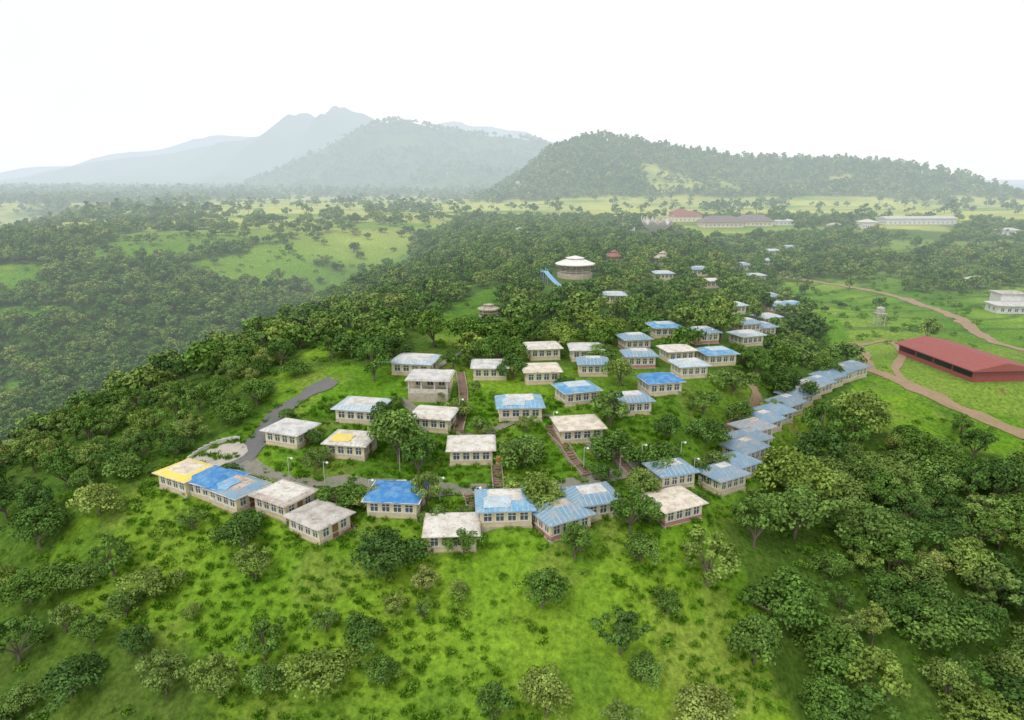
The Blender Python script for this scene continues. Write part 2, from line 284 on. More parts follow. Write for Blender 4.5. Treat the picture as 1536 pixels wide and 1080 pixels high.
def instancer(name,x,y,scl,coll,nidx,sink=.0,tilt=.06):
    n=len(x)
    if n==0:return
    z=H(x,y)-sink*scl
    me=bpy.data.meshes.new(name);me.vertices.add(n);me.vertices.foreach_set('co',np.stack([x,y,z],1).astype(np.float32).ravel())
    rot=np.stack([RG.normal(0,tilt,n),RG.normal(0,tilt,n),RG.uniform(0,6.283,n)],1)
    s3=np.stack([scl*RG.uniform(.88,1.14,n),scl*RG.uniform(.88,1.14,n),scl*RG.uniform(.8,1.2,n)],1)
    for nm,ty,dat,key in (('rot','FLOAT_VECTOR',rot,'vector'),('scl','FLOAT_VECTOR',s3,'vector'),('idx','INT',RG.integers(0,nidx,n),'value')):
        a=me.attributes.new(nm,ty,'POINT');a.data.foreach_set(key,dat.astype(np.int32 if ty=='INT' else np.float32).ravel())
    o=link(name,me)
    g=bpy.data.node_groups.new(name+'_gn','GeometryNodeTree')
    g.interface.new_socket('Geometry',in_out='INPUT',socket_type='NodeSocketGeometry');g.interface.new_socket('Geometry',in_out='OUTPUT',socket_type='NodeSocketGeometry')
    N=g.nodes;L=g.links;gi=N.new('NodeGroupInput');go=N.new('NodeGroupOutput');ip=N.new('GeometryNodeInstanceOnPoints');ci=N.new('GeometryNodeCollectionInfo')
    ci.inputs['Collection'].default_value=coll;ci.inputs['Separate Children'].default_value=True;ci.inputs['Reset Children'].default_value=True
    L.new(gi.outputs[0],ip.inputs['Points']);L.new(ci.outputs[0],ip.inputs['Instance']);ip.inputs['Pick Instance'].default_value=True
    for nm,ty,sk in(('rot','FLOAT_VECTOR','Rotation'),('scl','FLOAT_VECTOR','Scale'),('idx','INT','Instance Index')):
        a=N.new('GeometryNodeInputNamedAttribute');a.data_type=ty;a.inputs['Name'].default_value=nm;L.new(a.outputs['Attribute'],ip.inputs[sk])
    L.new(ip.outputs[0],go.inputs[0])
    md=o.modifiers.new('instances','NODES');md.node_group=g
CN=tcoll('near_forest',NEAR);CM=tcoll('mid_forest',MID);CF=tcoll('far_forest',FAR);CT=tcoll('tall_forest',TALL);CB=tcoll('bushes',BUSH);CG=tcoll('grass',TUFT)
# ---------------------------------------------------------------- scatter
def grid(x0,x1,y0,y1,s):
    gx,gy=np.meshgrid(np.arange(x0,x1,s),np.arange(y0,y1,s));gx=gx.ravel()+RG.uniform(-.42,.42,gx.size)*s;gy=gy.ravel()+RG.uniform(-.42,.42,gy.size)*s
    k=(np.abs(gx)<.84*gy+45);return gx[k],gy[k]
def keep(x,y,rad=0,front=True):
    k=np.ones(len(x),bool)
    for ax_,ay_,r in AV: k&=((x-ax_)**2+(y-ay_)**2)>(r+rad)**2
    if front:
        for hx,hy,w,_,_ in HOUSES:
            cl=1+.06*hy if hy>140 else 2.5+.02*hy
            ux,uy=hx/math.hypot(hx,hy),hy/math.hypot(hx,hy)
            a=(hx-x)*ux+(hy-y)*uy;b=np.abs((hx-x)*uy-(hy-y)*ux)
            k&=~((a>0)&(a<cl+w*.5)&(b<w*.4))
    return k
def offman(x,y,f=.7):
    k=np.ones(len(x),bool)
    for a,b,R in MT:k&=((x-a)**2+(y-b)**2)>(R*f+1.6)**2
    return k
x,y=grid(-190,200,34,150,5.2);d=density(x,y);k=(RG.random(len(x))<d)&keep(x,y,.4)&offman(x,y);x=x[k];y=y[k]
vill=(x>-45)&(x<55)&(y>84)
instancer('forest',x,y,np.where(vill,RG.uniform(.35,.85,len(x)),RG.uniform(.5,1.12,len(x))*np.where(x>20,1.15,.85)),CN,8)
x,y=grid(-470,420,150,650,5.4);d=density(x,y);k=(RG.random(len(x))<d)&keep(x,y,.5)&offman(x,y);x=x[k];y=y[k]
instancer('forest',x,y,RG.uniform(.5,1.15,len(x))*np.where((x>-40)&(y<330),.85,1),CM,5)
x,y=grid(-1300,1200,650,1520,8.5);d=density(x,y);k=(RG.random(len(x))<d)&keep(x,y,1.0,False);x=x[k];y=y[k]
hill=(x>150)&(y>1120)&(y<1500);tall=hill&(RG.random(len(x))<.4)
instancer('forest',x[~tall],y[~tall],RG.uniform(.7,1.6,(~tall).sum()),CF,4)
instancer('tall_trees',x[tall],y[tall],RG.uniform(.8,1.6,tall.sum()),CT,3)
x=RG.uniform(640,1100,160);y=1090+RG.uniform(-30,40,160);instancer('tree_row',x,y,RG.uniform(.9,1.6,160),CT,3)
x,y=grid(-2400,900,1520,2650,17);d=density(x,y);k=(RG.random(len(x))<d)&(x<650);x=x[k];y=y[k]
instancer('hill_forest',x,y,RG.uniform(1.3,2.6,len(x)),CF,4)
x,y=grid(-120,130,45,150,2.9);d=density(x,y);k=(RG.random(len(x))<.05+.6*(fbm(x,y,16,91,3)>.22)+.25*(d>.5))&keep(x,y,-1.2,False);x=x[k];y=y[k]
instancer('bushes',x,y,RG.uniform(.25,1.25,len(x))**1.2,CB,3,sink=.2)
x,y=grid(-300,300,150,480,7);k=(RG.random(len(x))<.5)&keep(x,y,-1.0,False);x=x[k];y=y[k]
instancer('bushes',x,y,RG.uniform(.6,2.0,len(x)),CB,3,sink=.15)
x,y=grid(-95,110,55,130,1.6);d=density(x,y);k=keep(x,y,-2.2,False)&(fbm(x,y,9,93,3)>-.25)&(d<.5);x=x[k];y=y[k]
instancer('grass_tufts',x,y,RG.uniform(.5,1.2,len(x)),CG,3)
for i,(a,b,R) in enumerate(MT):
    me=NEAR[(i*5)%8] if b<170 else MID[i%5]
    s=max(.3,R/4.1);link('tree',me,None,(a,b,h1(a,b)-.1),random.uniform(0,6.28),(s,s,s*random.uniform(.85,1.1)))
# ---------------------------------------------------------------- terrain
def axis(inner,step,outer,g):
    a=[0.0];s=step
    while a[-1]<outer:
        if a[-1]>inner: s*=g
        a.append(a[-1]+s)
    return np.array(a)
ax=axis(130,1.5,14000,1.022); xs=np.concatenate([-ax[:0:-1],ax])
ay=axis(230,1.5,22000,1.018); ys=np.concatenate([-np.array([200,120,60,20.]),ay])
X,Y=np.meshgrid(xs,ys);Z=H(X,Y);nx,ny=len(xs),len(ys)
i=np.arange(nx*ny).reshape(ny,nx)
f=np.stack([i[:-1,:-1],i[:-1,1:],i[1:,1:],i[1:,:-1]],-1).reshape(-1,4)
D=density(X.ravel(),Y.ravel());xx=X.ravel();yy=Y.ravel()
def C3(*c): return np.broadcast_to(np.array(c),(len(xx),3))
def L3(a,b,t): return a*(1-t[:,None])+b*t[:,None]
n1=ss((fbm(xx,yy,30,81,4)+.35)/.8)
col=L3(C3(.10,.235,.014),C3(.19,.32,.028),n1)
n3=ss((fbm(xx,yy,11,82,4)-.05)/.35);col=L3(col,C3(.065,.155,.016),n3*.6*(yy<400))
n4=ss((fbm(xx,yy,7,84,3)-.2)/.2);col=L3(col,C3(.24,.25,.07),n4*.35*(yy<200))
col=L3(col,C3(.15,.27,.04),ss((yy-300)/200)*.6)
ft=ss((yy-430)/200)*(1-ss((yy-1500)/200))*ss((fbm(xx,yy*2.5,120,83,3)+.4)/.4)
col=L3(col,C3(.42,.46,.10),ft)
rr_=((xx>XR(yy)+45)&(yy>150)&(yy<500))
col=L3(col,C3(.25,.34,.06),rr_*.55*ss((fbm(xx,yy,40,85,3)+.2)/.6))
tz=np.abs(np.sin((yy*.9-xx*.25+fbm(xx,yy,60,86,2)*25)/5.2));col=L3(col,C3(.07,.14,.03),rr_*(yy>200)*(tz<.3)*.7)
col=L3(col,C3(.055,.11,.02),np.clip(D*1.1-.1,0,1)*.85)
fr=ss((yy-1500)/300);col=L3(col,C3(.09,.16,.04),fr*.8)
sp=((fbm(xx,yy,12,87,3)>.62)|(fbm(xx,yy,35,89,3)>.62))*.7;col=L3(col,C3(.24,.12,.07),sp*(yy<900))
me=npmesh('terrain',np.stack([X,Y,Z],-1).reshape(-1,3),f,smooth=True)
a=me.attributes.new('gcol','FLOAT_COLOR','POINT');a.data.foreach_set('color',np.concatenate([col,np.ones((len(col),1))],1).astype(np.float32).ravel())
m,nt,N,L,B,O=new('ground')
at=N.new('ShaderNodeAttribute');at.attribute_name='gcol';g=N.new('ShaderNodeNewGeometry')
c=mix(N,L,1.0,at.outputs['Color'],ramp(N,L,noise(N,L,1.1,g.outputs['Position'],6,.75),[(.32,(.42,.48,.45)),(.68,(1.5,1.42,1.4))]),'MULTIPLY')
c=mix(N,L,1.0,c,ramp(N,L,noise(N,L,.012,g.outputs['Position'],8,.7),[(.3,(.65,.7,.8)),(.7,(1.3,1.25,1.2))]),'MULTIPLY')
L.new(c,B.inputs['Base Color']);B.inputs['Roughness'].default_value=.95;B.inputs['Specular IOR Level'].default_value=.1
bp=N.new('ShaderNodeBump');bp.inputs['Strength'].default_value=.8;bp.inputs['Distance'].default_value=.35;L.new(noise(N,L,1.6,g.outputs['Position'],6,.7),bp.inputs['Height']);L.new(bp.outputs[0],B.inputs['Normal'])
painted_haze(m);me.materials.append(m);link('terrain',me)
# ---------------------------------------------------------------- roads, steps
RM={'asphalt':paint('asphalt',(.15,.15,.155),(.22,.20,.17),.6,.5),'lane':paint('worn_concrete',(.26,.24,.20),(.12,.18,.07),.8,.7),'dirt':paint('dirt',(.36,.24,.16),(.19,.21,.07),.8,.35)}
for n,p,w,mk in RDD:
    t=np.gradient(p,axis=0);t/=np.linalg.norm(t,axis=1,keepdims=True);nr=np.stack([-t[:,1],t[:,0]],1)
    K=5;V=[]
    for k in range(K):
        o_=(k/(K-1)-.5)*w;q=p+nr*(o_+(.45*w*fbm(p[:,0]*1.0+k*50,p[:,1],5,7,2)[:,None] if k in(0,K-1) else 0));V.append(np.stack([q[:,0],q[:,1],H(q[:,0],q[:,1])+.14],1))
    V=np.stack(V,1).reshape(-1,3);j=np.arange(len(p)*K).reshape(-1,K)
    F=np.stack([j[:-1,:-1],j[:-1,1:],j[1:,1:],j[1:,:-1]],-1).reshape(-1,4);link(n,npmesh(n,V,F,mat=[RM[mk]],smooth=True))
class MB:
    def __init__(s): s.V=[];s.F=[];s.M=[]
    def box(s,x0,x1,y0,y1,z0,z1,m=0,T=None):
        b=len(s.V);P=[(x,y,z) for z in(z0,z1) for y in(y0,y1) for x in(x0,x1)]
        if T:P=[T(*p) for p in P]
        s.V+=P
        for f in((0,2,3,1),(4,5,7,6),(0,1,5,4),(2,6,7,3),(0,4,6,2),(1,3,7,5)):s.F.append([b+i for i in f]);s.M.append(m)
    def poly(s,P,m=0):
        b=len(s.V);s.V+=list(P);s.F.append(list(range(b,b+len(P))));s.M.append(m)
    def cyl(s,cx,cy,z0,z1,r0,r1,n=10,m=0,ph=0,cap=True):
        b=len(s.V)
        for z,r in((z0,r0),(z1,r1)):
            for i in range(n):
                t=2*math.pi*i/n+ph;s.V.append((cx+r*math.cos(t),cy+r*math.sin(t),z))
        for i in range(n):
            j=(i+1)%n;s.F.append([b+i,b+j,b+n+j,b+n+i]);s.M.append(m)
        if cap:
            s.F.append([b+n+i for i in range(n)]);s.M.append(m);s.F.append([b+i for i in range(n)][::-1]);s.M.append(m)
    def obj(s,name,mats,parent=None,loc=None,rotz=0,smooth=False):
        me=bpy.data.meshes.new(name);me.from_pydata([tuple(map(float,v)) for v in s.V],[],s.F);me.polygons.foreach_set('material_index',s.M)
        for m in mats:me.materials.append(m)
        if smooth: me.polygons.foreach_set('use_smooth',[True]*len(s.F))
        me.update();return link(name,me,parent,loc,rotz)
STONE=paint('stone',(.30,.19,.15),(.14,.12,.09),.6,1.5)
for pts in STEPS:
    p=dense(P2(pts),.55);b=MB()
    for k in range(len(p)-1):
        q=(p[k]+p[k+1])/2;d=p[k+1]-p[k];a=math.atan2(d[1],d[0]);z=h1(*q)
        T=lambda x,y,z_,q=q,a=a:(q[0]+x*math.cos(a)-y*math.sin(a),q[1]+x*math.sin(a)+y*math.cos(a),z_)
        hz=.3+.004*(k%2);b.box(-.3,.22,-.75,.75,z-.5,z+hz,0,T)
        b.box(-.3,.3,.753,.95,z-.5,z+hz+.25,1,T);b.box(-.3,.3,-.95,-.753,z-.5,z+hz+.25,1,T)
    b.obj('stone_steps',[STONE,paint('step_kerb',(.42,.34,.28),amt=.5)])
# ---------------------------------------------------------------- houses
WALL=paint('cream_wall',(.82,.72,.48),(.45,.36,.22),.45,.7,streak=True);WLOW=paint('beige_dado',(.72,.60,.39),(.36,.28,.19),.5,.9);PINK=paint('pink_dado',(.52,.25,.22),(.3,.18,.15),.5,.9)
FRAME=paint('white_frame',(.80,.80,.78),amt=.2);GLASS=plain('window_glass',(.10,.12,.14),.12,.6);DOOR=paint('door_wood',(.28,.15,.08),amt=.3);PLN=paint('plinth',(.55,.48,.38),(.25,.22,.16),.6,1)
FASC=paint('fascia',(.68,.65,.58),(.28,.25,.2),.6,1.5)
RC={'white':((.72,.69,.63),(.40,.33,.26)),'cream':((.74,.67,.56),(.40,.32,.23)),'grey':((.55,.52,.48),(.26,.22,.18)),'greyw':((.65,.64,.62),(.35,.33,.30)),'brown':((.54,.46,.39),(.26,.19,.14)),
'pale':((.50,.60,.66),(.38,.39,.38)),'slate':((.20,.34,.46),(.40,.36,.34)),'slate2':((.18,.32,.45),(.40,.40,.38)),'skirtc':((.16,.38,.58),(.48,.52,.54)),'blue':((.05,.21,.50),(.22,.42,.58)),'blue2':((.10,.31,.54),(.42,.49,.52)),
'yellow':((.78,.62,.12),(.70,.60,.34)),'rowb':((.18,.28,.37),(.36,.35,.33)),'rowg':((.34,.38,.41),(.28,.26,.25)),'maroon':((.33,.13,.11),(.3,.2,.17)),'hotel':((.22,.17,.17),(.28,.26,.27)),'shedred':((.37,.10,.09),(.31,.14,.12)),'tin':((.60,.60,.58),(.4,.36,.32))}
def roofm(k): return paint('roof_'+k,RC[k][0],RC[k][1],.9,.6,rough=.75,dark=tuple(c*.55 for c in RC[k][1]) if k not in('shedred','yellow','tin') else None)
def walls(mb,w,d,h,nf,ns,t=.2,sill=.85,head=2.05):
    for side in range(4):
        L=w if side%2==0 else d-2*t-.004; D_=d/2 if side%2==0 else w/2; n=nf if side%2==0 else ns
        a=[0,math.pi/2,math.pi,-math.pi/2][side]
        def T(u,v,z,a=a,D_=D_):
            yv=-(D_+v);return (u*math.cos(a)-yv*math.sin(a),u*math.sin(a)+yv*math.cos(a),z)
        mb.box(-L/2,L/2,-t,0,0,sill,1,T);mb.box(-L/2,L/2,-t,0,head,h,0,T)
        ww=min(1.35,(L-.9)/n*.78);gap=(L-n*ww)/(n+1);u=-L/2
        for k in range(n+1):
            mb.box(u,u+gap,-t,0,sill,head,0,T)
            if k<n:
                a0=u+gap;a1=a0+ww
                mb.poly([T(a0,-.13,sill),T(a1,-.13,sill),T(a1,-.13,head),T(a0,-.13,head)],3)
                for (p,q,r_,s_) in((a0,a0+.09,sill,head),(a1-.09,a1,sill,head),((a0+a1)/2-.045,(a0+a1)/2+.045,sill,head)):mb.box(p,q,-.12,-.03,r_+.003,s_-.003,2,T)
                mb.box(a0+.093,a1-.093,-.115,-.035,head-.45,head-.37,2,T)
                mb.box(a0-.06,a1+.06,.003,.1,sill-.09,sill,2,T)
            u+=gap+ww
        mb.box(-L/2-.02,L/2+.02,.003,.05,sill-.22,sill-.12,2,T)
def roof(parent,w,d,h,kind,seed,rise,run,skirt,top,crumple=0,ov=.65):
    W,Dp=w/2+ov,d/2+ov
    b=MB();b.box(-W,W,-Dp,Dp,h+.003,h+.15,0);b.obj('roof_slab',[FASC],parent)
    n=26;u=np.linspace(-1,1,n)
    u=np.sign(u)*np.abs(u)**.85
    gx,gy=np.meshgrid(u*(W+.04),u*(Dp+.04));e=np.minimum(W+.04-np.abs(gx),Dp+.04-np.abs(gy))
    z=h+.16+rise*np.minimum(1,e/run)+fbm(gx,gy,1.1,seed,3)*(.02+crumple)
    if crumple: z-= .12*(e<.01)
    j=np.arange(n*n).reshape(n,n);F=np.stack([j[:-1,:-1],j[:-1,1:],j[1:,1:],j[1:,:-1]],-1).reshape(-1,4)
    ce=(e[:-1,:-1]+e[1:,1:])/2;mi=(ce.ravel()>run).astype(int)
    V=np.stack([gx,gy,z],-1).reshape(-1,3)
    rim=np.concatenate([j[0,:],j[1:,-1],j[-1,-2::-1],j[-2:0:-1,0]]);nb=len(V);low=V[rim].copy();low[:,2]=h+.05;V=np.vstack([V,low])
    q=np.arange(len(rim));F=np.vstack([F,np.stack([rim,nb+q,nb+(q+1)%len(rim),rim[(q+1)%len(rim)]],1)]);mi=np.concatenate([mi,np.zeros(len(rim),int)])
    link('roof',npmesh('roof',V,F,mat=[skirt,top],F4mat=mi),parent)
    if rise>.3 and not crumple:
        b=MB()
        for (Lx,D_,a) in((W,Dp,0),(Dp,W,math.pi/2),(W,Dp,math.pi),(Dp,W,-math.pi/2)):
            nr=int(Lx*2/.75)
            for k in range(nr):
                u0=-Lx+(k+.5)*2*Lx/nr;L_=min(run,Lx-abs(u0));
                if L_<.25: continue
                def T(u,v,z,a=a,D_=D_):
                    yv=-(D_-v);return (u*math.cos(a)-yv*math.sin(a),u*math.sin(a)+yv*math.cos(a),z)
                z0=h+.16;z1=h+.16+rise*L_/run;s=.045
                P=[T(u0-s,0,z0+.06),T(u0+s,0,z0+.06),T(u0+s,L_,z1+.06),T(u0-s,L_,z1+.06)];Q=[T(u0-s,0,z0-.03),T(u0+s,0,z0-.03),T(u0+s,L_,z1-.03),T(u0-s,L_,z1-.03)]
                b.poly(P);b.poly([Q[0],Q[1],P[1],P[0]]);b.poly([P[1],Q[1],Q[2],P[2]]);b.poly([Q[0],P[0],P[3],Q[3]])
        b.obj('roof_ribs',[roofm('rowg' if kind=='row' else 'pale')],parent)
def cottage(i,x,y,w,yaw,kind):
    d=w*.84;h=2.5;a=math.radians(yaw+random.uniform(-4,4))
    z=h1(x,y)+.12+(random.uniform(-.3,.5) if kind=='row' else 0)
    E=bpy.data.objects.new('cottage',None);SC.collection.objects.link(E);E.location=(x,y,z);E.rotation_euler=(0,0,a)
    b=MB();walls(b,w,d,h,4,3);b.box(-w/2+.21,w/2-.21,-d/2+.21,d/2-.21,0,.05,1);low=PINK if kind in('whitepink','slate','slate2') and i%2==0 else WLOW
    b.obj('walls',[WALL,low,FRAME,GLASS],E)
    b=MB();b.box(-w/2-.12,w/2+.12,-d/2-.12,d/2+.12,-3.5,-.003,0);b.box(w/2+.003,w/2+.08,-.5,.5,0.01,2.04,1)
    b.box(w/2+.125,w/2+1.0,-.7,.7,-2,-.2,0);b.obj('plinth_and_door',[PLN,DOOR],E)
    K={'white':(.28,.6,'white','white',0),'cream':(.3,.6,'cream','cream',0),'grey':(.3,.7,'grey','grey',0),'greyw':(.4,.8,'greyw','greyw',0),'brown':(.35,.9,'brown','white',0),'pale':(.6,1.5,'pale','greyw',0),
    'slate':(1.15,2.6,'slate','brown',0),'slate2':(.9,2.0,'slate2','greyw',0),'skirt':(.9,2.0,'skirtc','white',0),'blue':(.7,1.8,'blue','blue',.16),'blue2':(.7,1.7,'blue2','pale',.03),'yellow':(.5,1.6,'yellow','cream',.12),
    'patch':(.55,1.6,'slate','brown',.02),'patchy':(.35,.8,'white','white',0),'whitepink':(.3,.7,'cream','cream',0),'row':(1.2,2.3,['rowb','slate2','rowg','rowb','slate'][(i*7)%5],['rowg','brown','greyw','slate2','grey'][i%5],0)}[kind]
    roof(E,w,d,h,kind,i*7+3,K[0],K[1],roofm(K[2]),roofm(K[3]),K[4])
    if kind in('patch','patchy','skirt'):
        n=14;gx,gy=np.meshgrid(np.linspace(-w*.42,w*.1,n),np.linspace(-d*.5,d*.1 if kind!='skirt' else -d*.1,n));e=np.minimum(w/2+.65-np.abs(gx),d/2+.65-np.abs(gy))
        zz=h+.27+K[0]*np.minimum(1,e/K[1])+fbm(gx,gy,.8,i,3)*.12
        j=np.arange(n*n).reshape(n,n);F=np.stack([j[:-1,:-1],j[:-1,1:],j[1:,1:],j[1:,:-1]],-1).reshape(-1,4)
        link('tarpaulin',npmesh('tarpaulin',np.stack([gx+.3*vnoise(gy,gx,1,3),gy+.3*vnoise(gx,gy,1,5),zz],-1).reshape(-1,3),F,mat=[roofm('yellow' if kind=='patchy' else 'skirtc' if kind=='patch' else 'pale')]),E)
for i,hh in enumerate(HOUSES): cottage(i,*hh)
def base(name,x,y,rot=0,dz=.1):
    E=bpy.data.objects.new(name,None);SC.collection.objects.link(E);E.location=(x,y,h1(x,y)+dz);E.rotation_euler=(0,0,math.radians(rot));return E
E=base('terrace_house',-16.1,129.8,-4,-.2);b=MB();w,d=7.8,6.6
b2=MB();walls(b2,w,d-2.6,2.5,3,2);b2.V=[(p[0],p[1]+1.3,p[2]+1.2) for p in b2.V];b2.obj('walls',[WALL,WLOW,FRAME,GLASS],E)
b.box(-w/2,w/2,-d/2,d/2,-4,1.15,1)
for u in(-w/2+.15,-w/6,w/6,w/2-.15): b.box(u-.15,u+.15,-d/2+.05,-d/2+.35,1.153,3.7,0)
for u0,u1 in((-w/2+.31,-w/6-.16),(-w/6+.16,w/6-.16),(w/6+.16,w/2-.31)): b.box(u0,u1,-d/2+.1,-d/2+.25,1.16,2.0,0)
b.box(-w/2-.5,w/2+.5,-d/2-.5,d/2+.5,3.703,3.9,0);b.box(-w/2-.3,w/2+.3,-d/2-.3,d/2+.3,3.903,4.1,2);b.obj('frame',[FASC,PLN,roofm('greyw')],E)
def hall(name,x,y,w,d,h,rot,rk,rise,wallm,openf=False,hip=True,ov=1.0,win=6):
    E=base(name,x,y,rot);b=MB()
    if openf:
        n=max(3,int(d/5))
        for k in range(n):
            yy_=-d/2+.2+k*(d-.4)/(n-1)
            for u in(-w/2+.2,w/2-.2): b.box(u-.15,u+.15,yy_-.15,yy_+.15,-1,h,0)
        b.box(-w/2+.4,w/2-.4,-d/2+.05,-d/2+.25,-1,h,0);b.box(-w/2+.4,w/2-.4,d/2-.25,d/2-.05,-1,h,0);b.box(w/2-.1,w/2,-d/2+.4,d/2-.4,-1,h-.6,0);b.box(-w/2+.02,-w/2+.12,-d/2+.4,d/2-.4,-1,1.0,0);b.box(-w/2+.02,-w/2+.12,-d/2+.4,d/2-.4,h-.5,h,0)
        b.obj('posts_and_walls',[wallm],E)
    else:
        walls(b,w,d,h,win,max(2,win//2));b.obj('walls',[wallm,wallm,FRAME,GLASS],E);b=MB();b.box(-w/2-.1,w/2+.1,-d/2-.1,d/2+.1,-3,-.01);b.obj('plinth',[PLN],E)
    W,Dp=w/2+ov,d/2+ov;b=MB();long_y=d>w;L_=(Dp if long_y else W);s=(W if long_y else Dp);r=(L_-s if hip else L_)
    z0=h;z1=h+rise
    def P(l,t,z): return (t,l,z) if long_y else (l,t,z)
    A,B_,C,D_=P(-L_,-s,z0),P(-L_,s,z0),P(L_,s,z0),P(L_,-s,z0);R0,R1_=P(-r,0,z1),P(r,0,z1)
    for f in((A,D_,R1_,R0),(C,B_,R0,R1_),(B_,A,R0),(D_,C,R1_)): b.poly(f)
    b.poly([A,B_,C,D_]);n=int(L_*2/1.2)
    for k in range(n):
        l=-L_+(k+.5)*2*L_/n;top=1 if abs(l)<=r else (L_-abs(l))/s if hip else 1
        for sg in(-1,1):
            b.poly([P(l-.06,sg*s,z0+.05),P(l+.06,sg*s,z0+.05),P(l+.06,sg*s*(1-top),z0+rise*top+.05),P(l-.06,sg*s*(1-top),z0+rise*top+.05)])
    for k,p in enumerate((A,B_,C,D_)):
        q=(A,B_,C,D_)[(k+1)%4];b.poly([p,q,(q[0],q[1],q[2]-.25),(p[0],p[1],p[2]-.25)])
    b.obj('roof',[roofm(rk)],E);return E
WW=paint('white_wall',(.75,.74,.7))
hall('red_shed',SHED[0],SHED[1],16,29,3.0,5,'shedred',1.8,paint('red_wall',(.34,.08,.07),amt=.3),True,False,.8)
hall('resort_hall',174.7,583,34,16,4,2,'hotel',5,WALL,False,True,1.5,9)
hall('resort_hall',205.3,594,30,15,4,-2,'hotel',5,WALL,False,True,1.5,8)
hall('resort_hall',154.1,620,26,12,5,5,'maroon',4,WALL)
hall('long_hall',349,600,62,14,5,4,'tin',1.6,WW,False,False,1,14)
hall('white_hall',291.8,571,12,10,5,0,'white',2,WW)
hall('stepped_building',150.9,628,16,12,7,0,'maroon',3,paint('terracotta_wall',(.5,.27,.2)))
hall('concrete_house',188.7,255,13,9,3.2,-8,'greyw',.4,WW,False,True,.8,5);hall('concrete_house',193.7,264,9,8,6.4,-8,'grey',.3,WW,False,True,.5,4)
for x,y,w,r,k in((7.9,480,12,10,'tin'),(-390,1350,22,5,'maroon'),(-131.4,1222,14,8,'tin'),(12,1150,12,3,'tin'),(-900,1480,26,7,'tin'),(97.5,628,10,9,'tin'),(217.5,319.9,8,12,'tin'),(379,530,14,6,'greyw'),(120,470,10,6,'white'),(85,520,14,-8,'hotel'),(235,600,16,8,'tin'),(260,560,10,3,'brown')):
    hall('farmhouse',x,y,w,w*.6,3.5,r,k,1.6,WW,False,True,.6,4)
def pavilion(name,x,y,R,h,rk,rise,plat,n=8):
    E=base(name,x,y);b=MB();b.cyl(0,0,-2,plat,R*1.02,R*1.02,16,0);b.obj('platform',[PLN],E);b=MB()
    for k in range(n*2):
        t=math.pi*k/n;b.cyl(R*.9*math.cos(t),R*.9*math.sin(t),plat,plat+h,.16,.16,8,0);b.cyl(R*.45*math.cos(t),R*.45*math.sin(t),plat,plat+h,.12,.12,6,0)
    b.obj('columns',[paint('column_paint',(.5,.33,.25))],E);b=MB()
    for k in range(24):
        t=2*math.pi*k/24;t2=t+2*math.pi/24;c0,s0,c1,s1=math.cos(t),math.sin(t),math.cos(t2),math.sin(t2)
        b.poly([(R*.93*c0,R*.93*s0,plat+.9),(R*.93*c1,R*.93*s1,plat+.9),(R*.93*c1,R*.93*s1,plat+1.0),(R*.93*c0,R*.93*s0,plat+1.0)])
    b.obj('railing',[FRAME],E)
    b=MB();z=plat+h;b.cyl(0,0,z,z+.3,R*1.15,R*1.15,n*2,0);b.cyl(0,0,z+.303,z+rise*.6,R*1.14,R*.5,n*2,0);b.cyl(0,0,z+rise*.6+.003,z+rise*.6+.5,R*.42,R*.42,n*2,0);b.cyl(0,0,z+rise*.6+.503,z+rise,R*.55,R*.06,n*2,0)
    for k in range(n*2):
        t=2*math.pi*k/(n*2);c0,s0=math.cos(t),math.sin(t);b.poly([(R*1.14*c0-.1*s0,R*1.14*s0+.1*c0,z+.38),(R*1.14*c0+.1*s0,R*1.14*s0-.1*c0,z+.38),(R*.5*c0+.1*s0,R*.5*s0-.1*c0,z+rise*.6+.08),(R*.5*c0-.1*s0,R*.5*s0+.1*c0,z+rise*.6+.08)])
    b.obj('roof',[rk],E);return E
pavilion('pavilion',26.2,284.6,7.2,3.6,paint('pavilion_roof',(.82,.80,.76),(.6,.56,.5),.5,.4),3.4,1.6)
pavilion('round_hut',-7,200.7,2.9,1.8,roofm('brown'),1.5,.2,6)
pavilion('gazebo',48.1,324.8,3.2,3,roofm('maroon'),3,.5,4)
pavilion('gazebo',70.4,321.1,3.6,3,roofm('brown'),3,.4,4)
E=base('petal_canopy',102.6,491);b=MB()
for k in range(9):
    ang=2*math.pi*k/9;n=8
    for sgn in range(n):
        for q in range(5):
            def PT(i_,j_):
                v=i_/n;u=(j_/5-.5);r=3+8.5*math.sin(v*1.9);wd=4.6*math.sin(math.pi*min(1,.18+.82*v))*(1-v**4)
                lx=r-abs(u)*abs(u)*2;return (lx*math.cos(ang)-u*wd*math.sin(ang)*1.6,lx*math.sin(ang)+u*wd*math.cos(ang)*1.6,v*12*(1-.12*(k%3)*.3)+1.5)
            b.poly([PT(sgn,q),PT(sgn,q+1),PT(sgn+1,q+1),PT(sgn+1,q)])
b.obj('petals',[paint('canopy_cloth',(.66,.62,.57),(.45,.40,.36),.6,.3)],E,smooth=True);b=MB();b.cyl(0,0,-1,11,5,1,12);b.obj('core',[roofm('brown')],E)
E=base('water_slide',15.3,262,35);b=MB()
for k in range(18):
    for sx in(-.55,.55):
        t=k/18;t1=(k+1)/18;z=4.6*(1-t)**1.3+.3;z1=4.6*(1-t1)**1.3+.3;yy0=4-9*t;yy1=4-9*t1
        b.poly([(sx-.45,yy0,z),(sx+.45,yy0,z),(sx+.45,yy1,z1),(sx-.45,yy1,z1)]);b.poly([(sx-.47,yy0,z+.3),(sx-.47,yy0,z),(sx-.47,yy1,z1),(sx-.47,yy1,z1+.3)]);b.poly([(sx+.47,yy0,z),(sx+.47,yy0,z+.3),(sx+.47,yy1,z1+.3),(sx+.47,yy1,z1)])
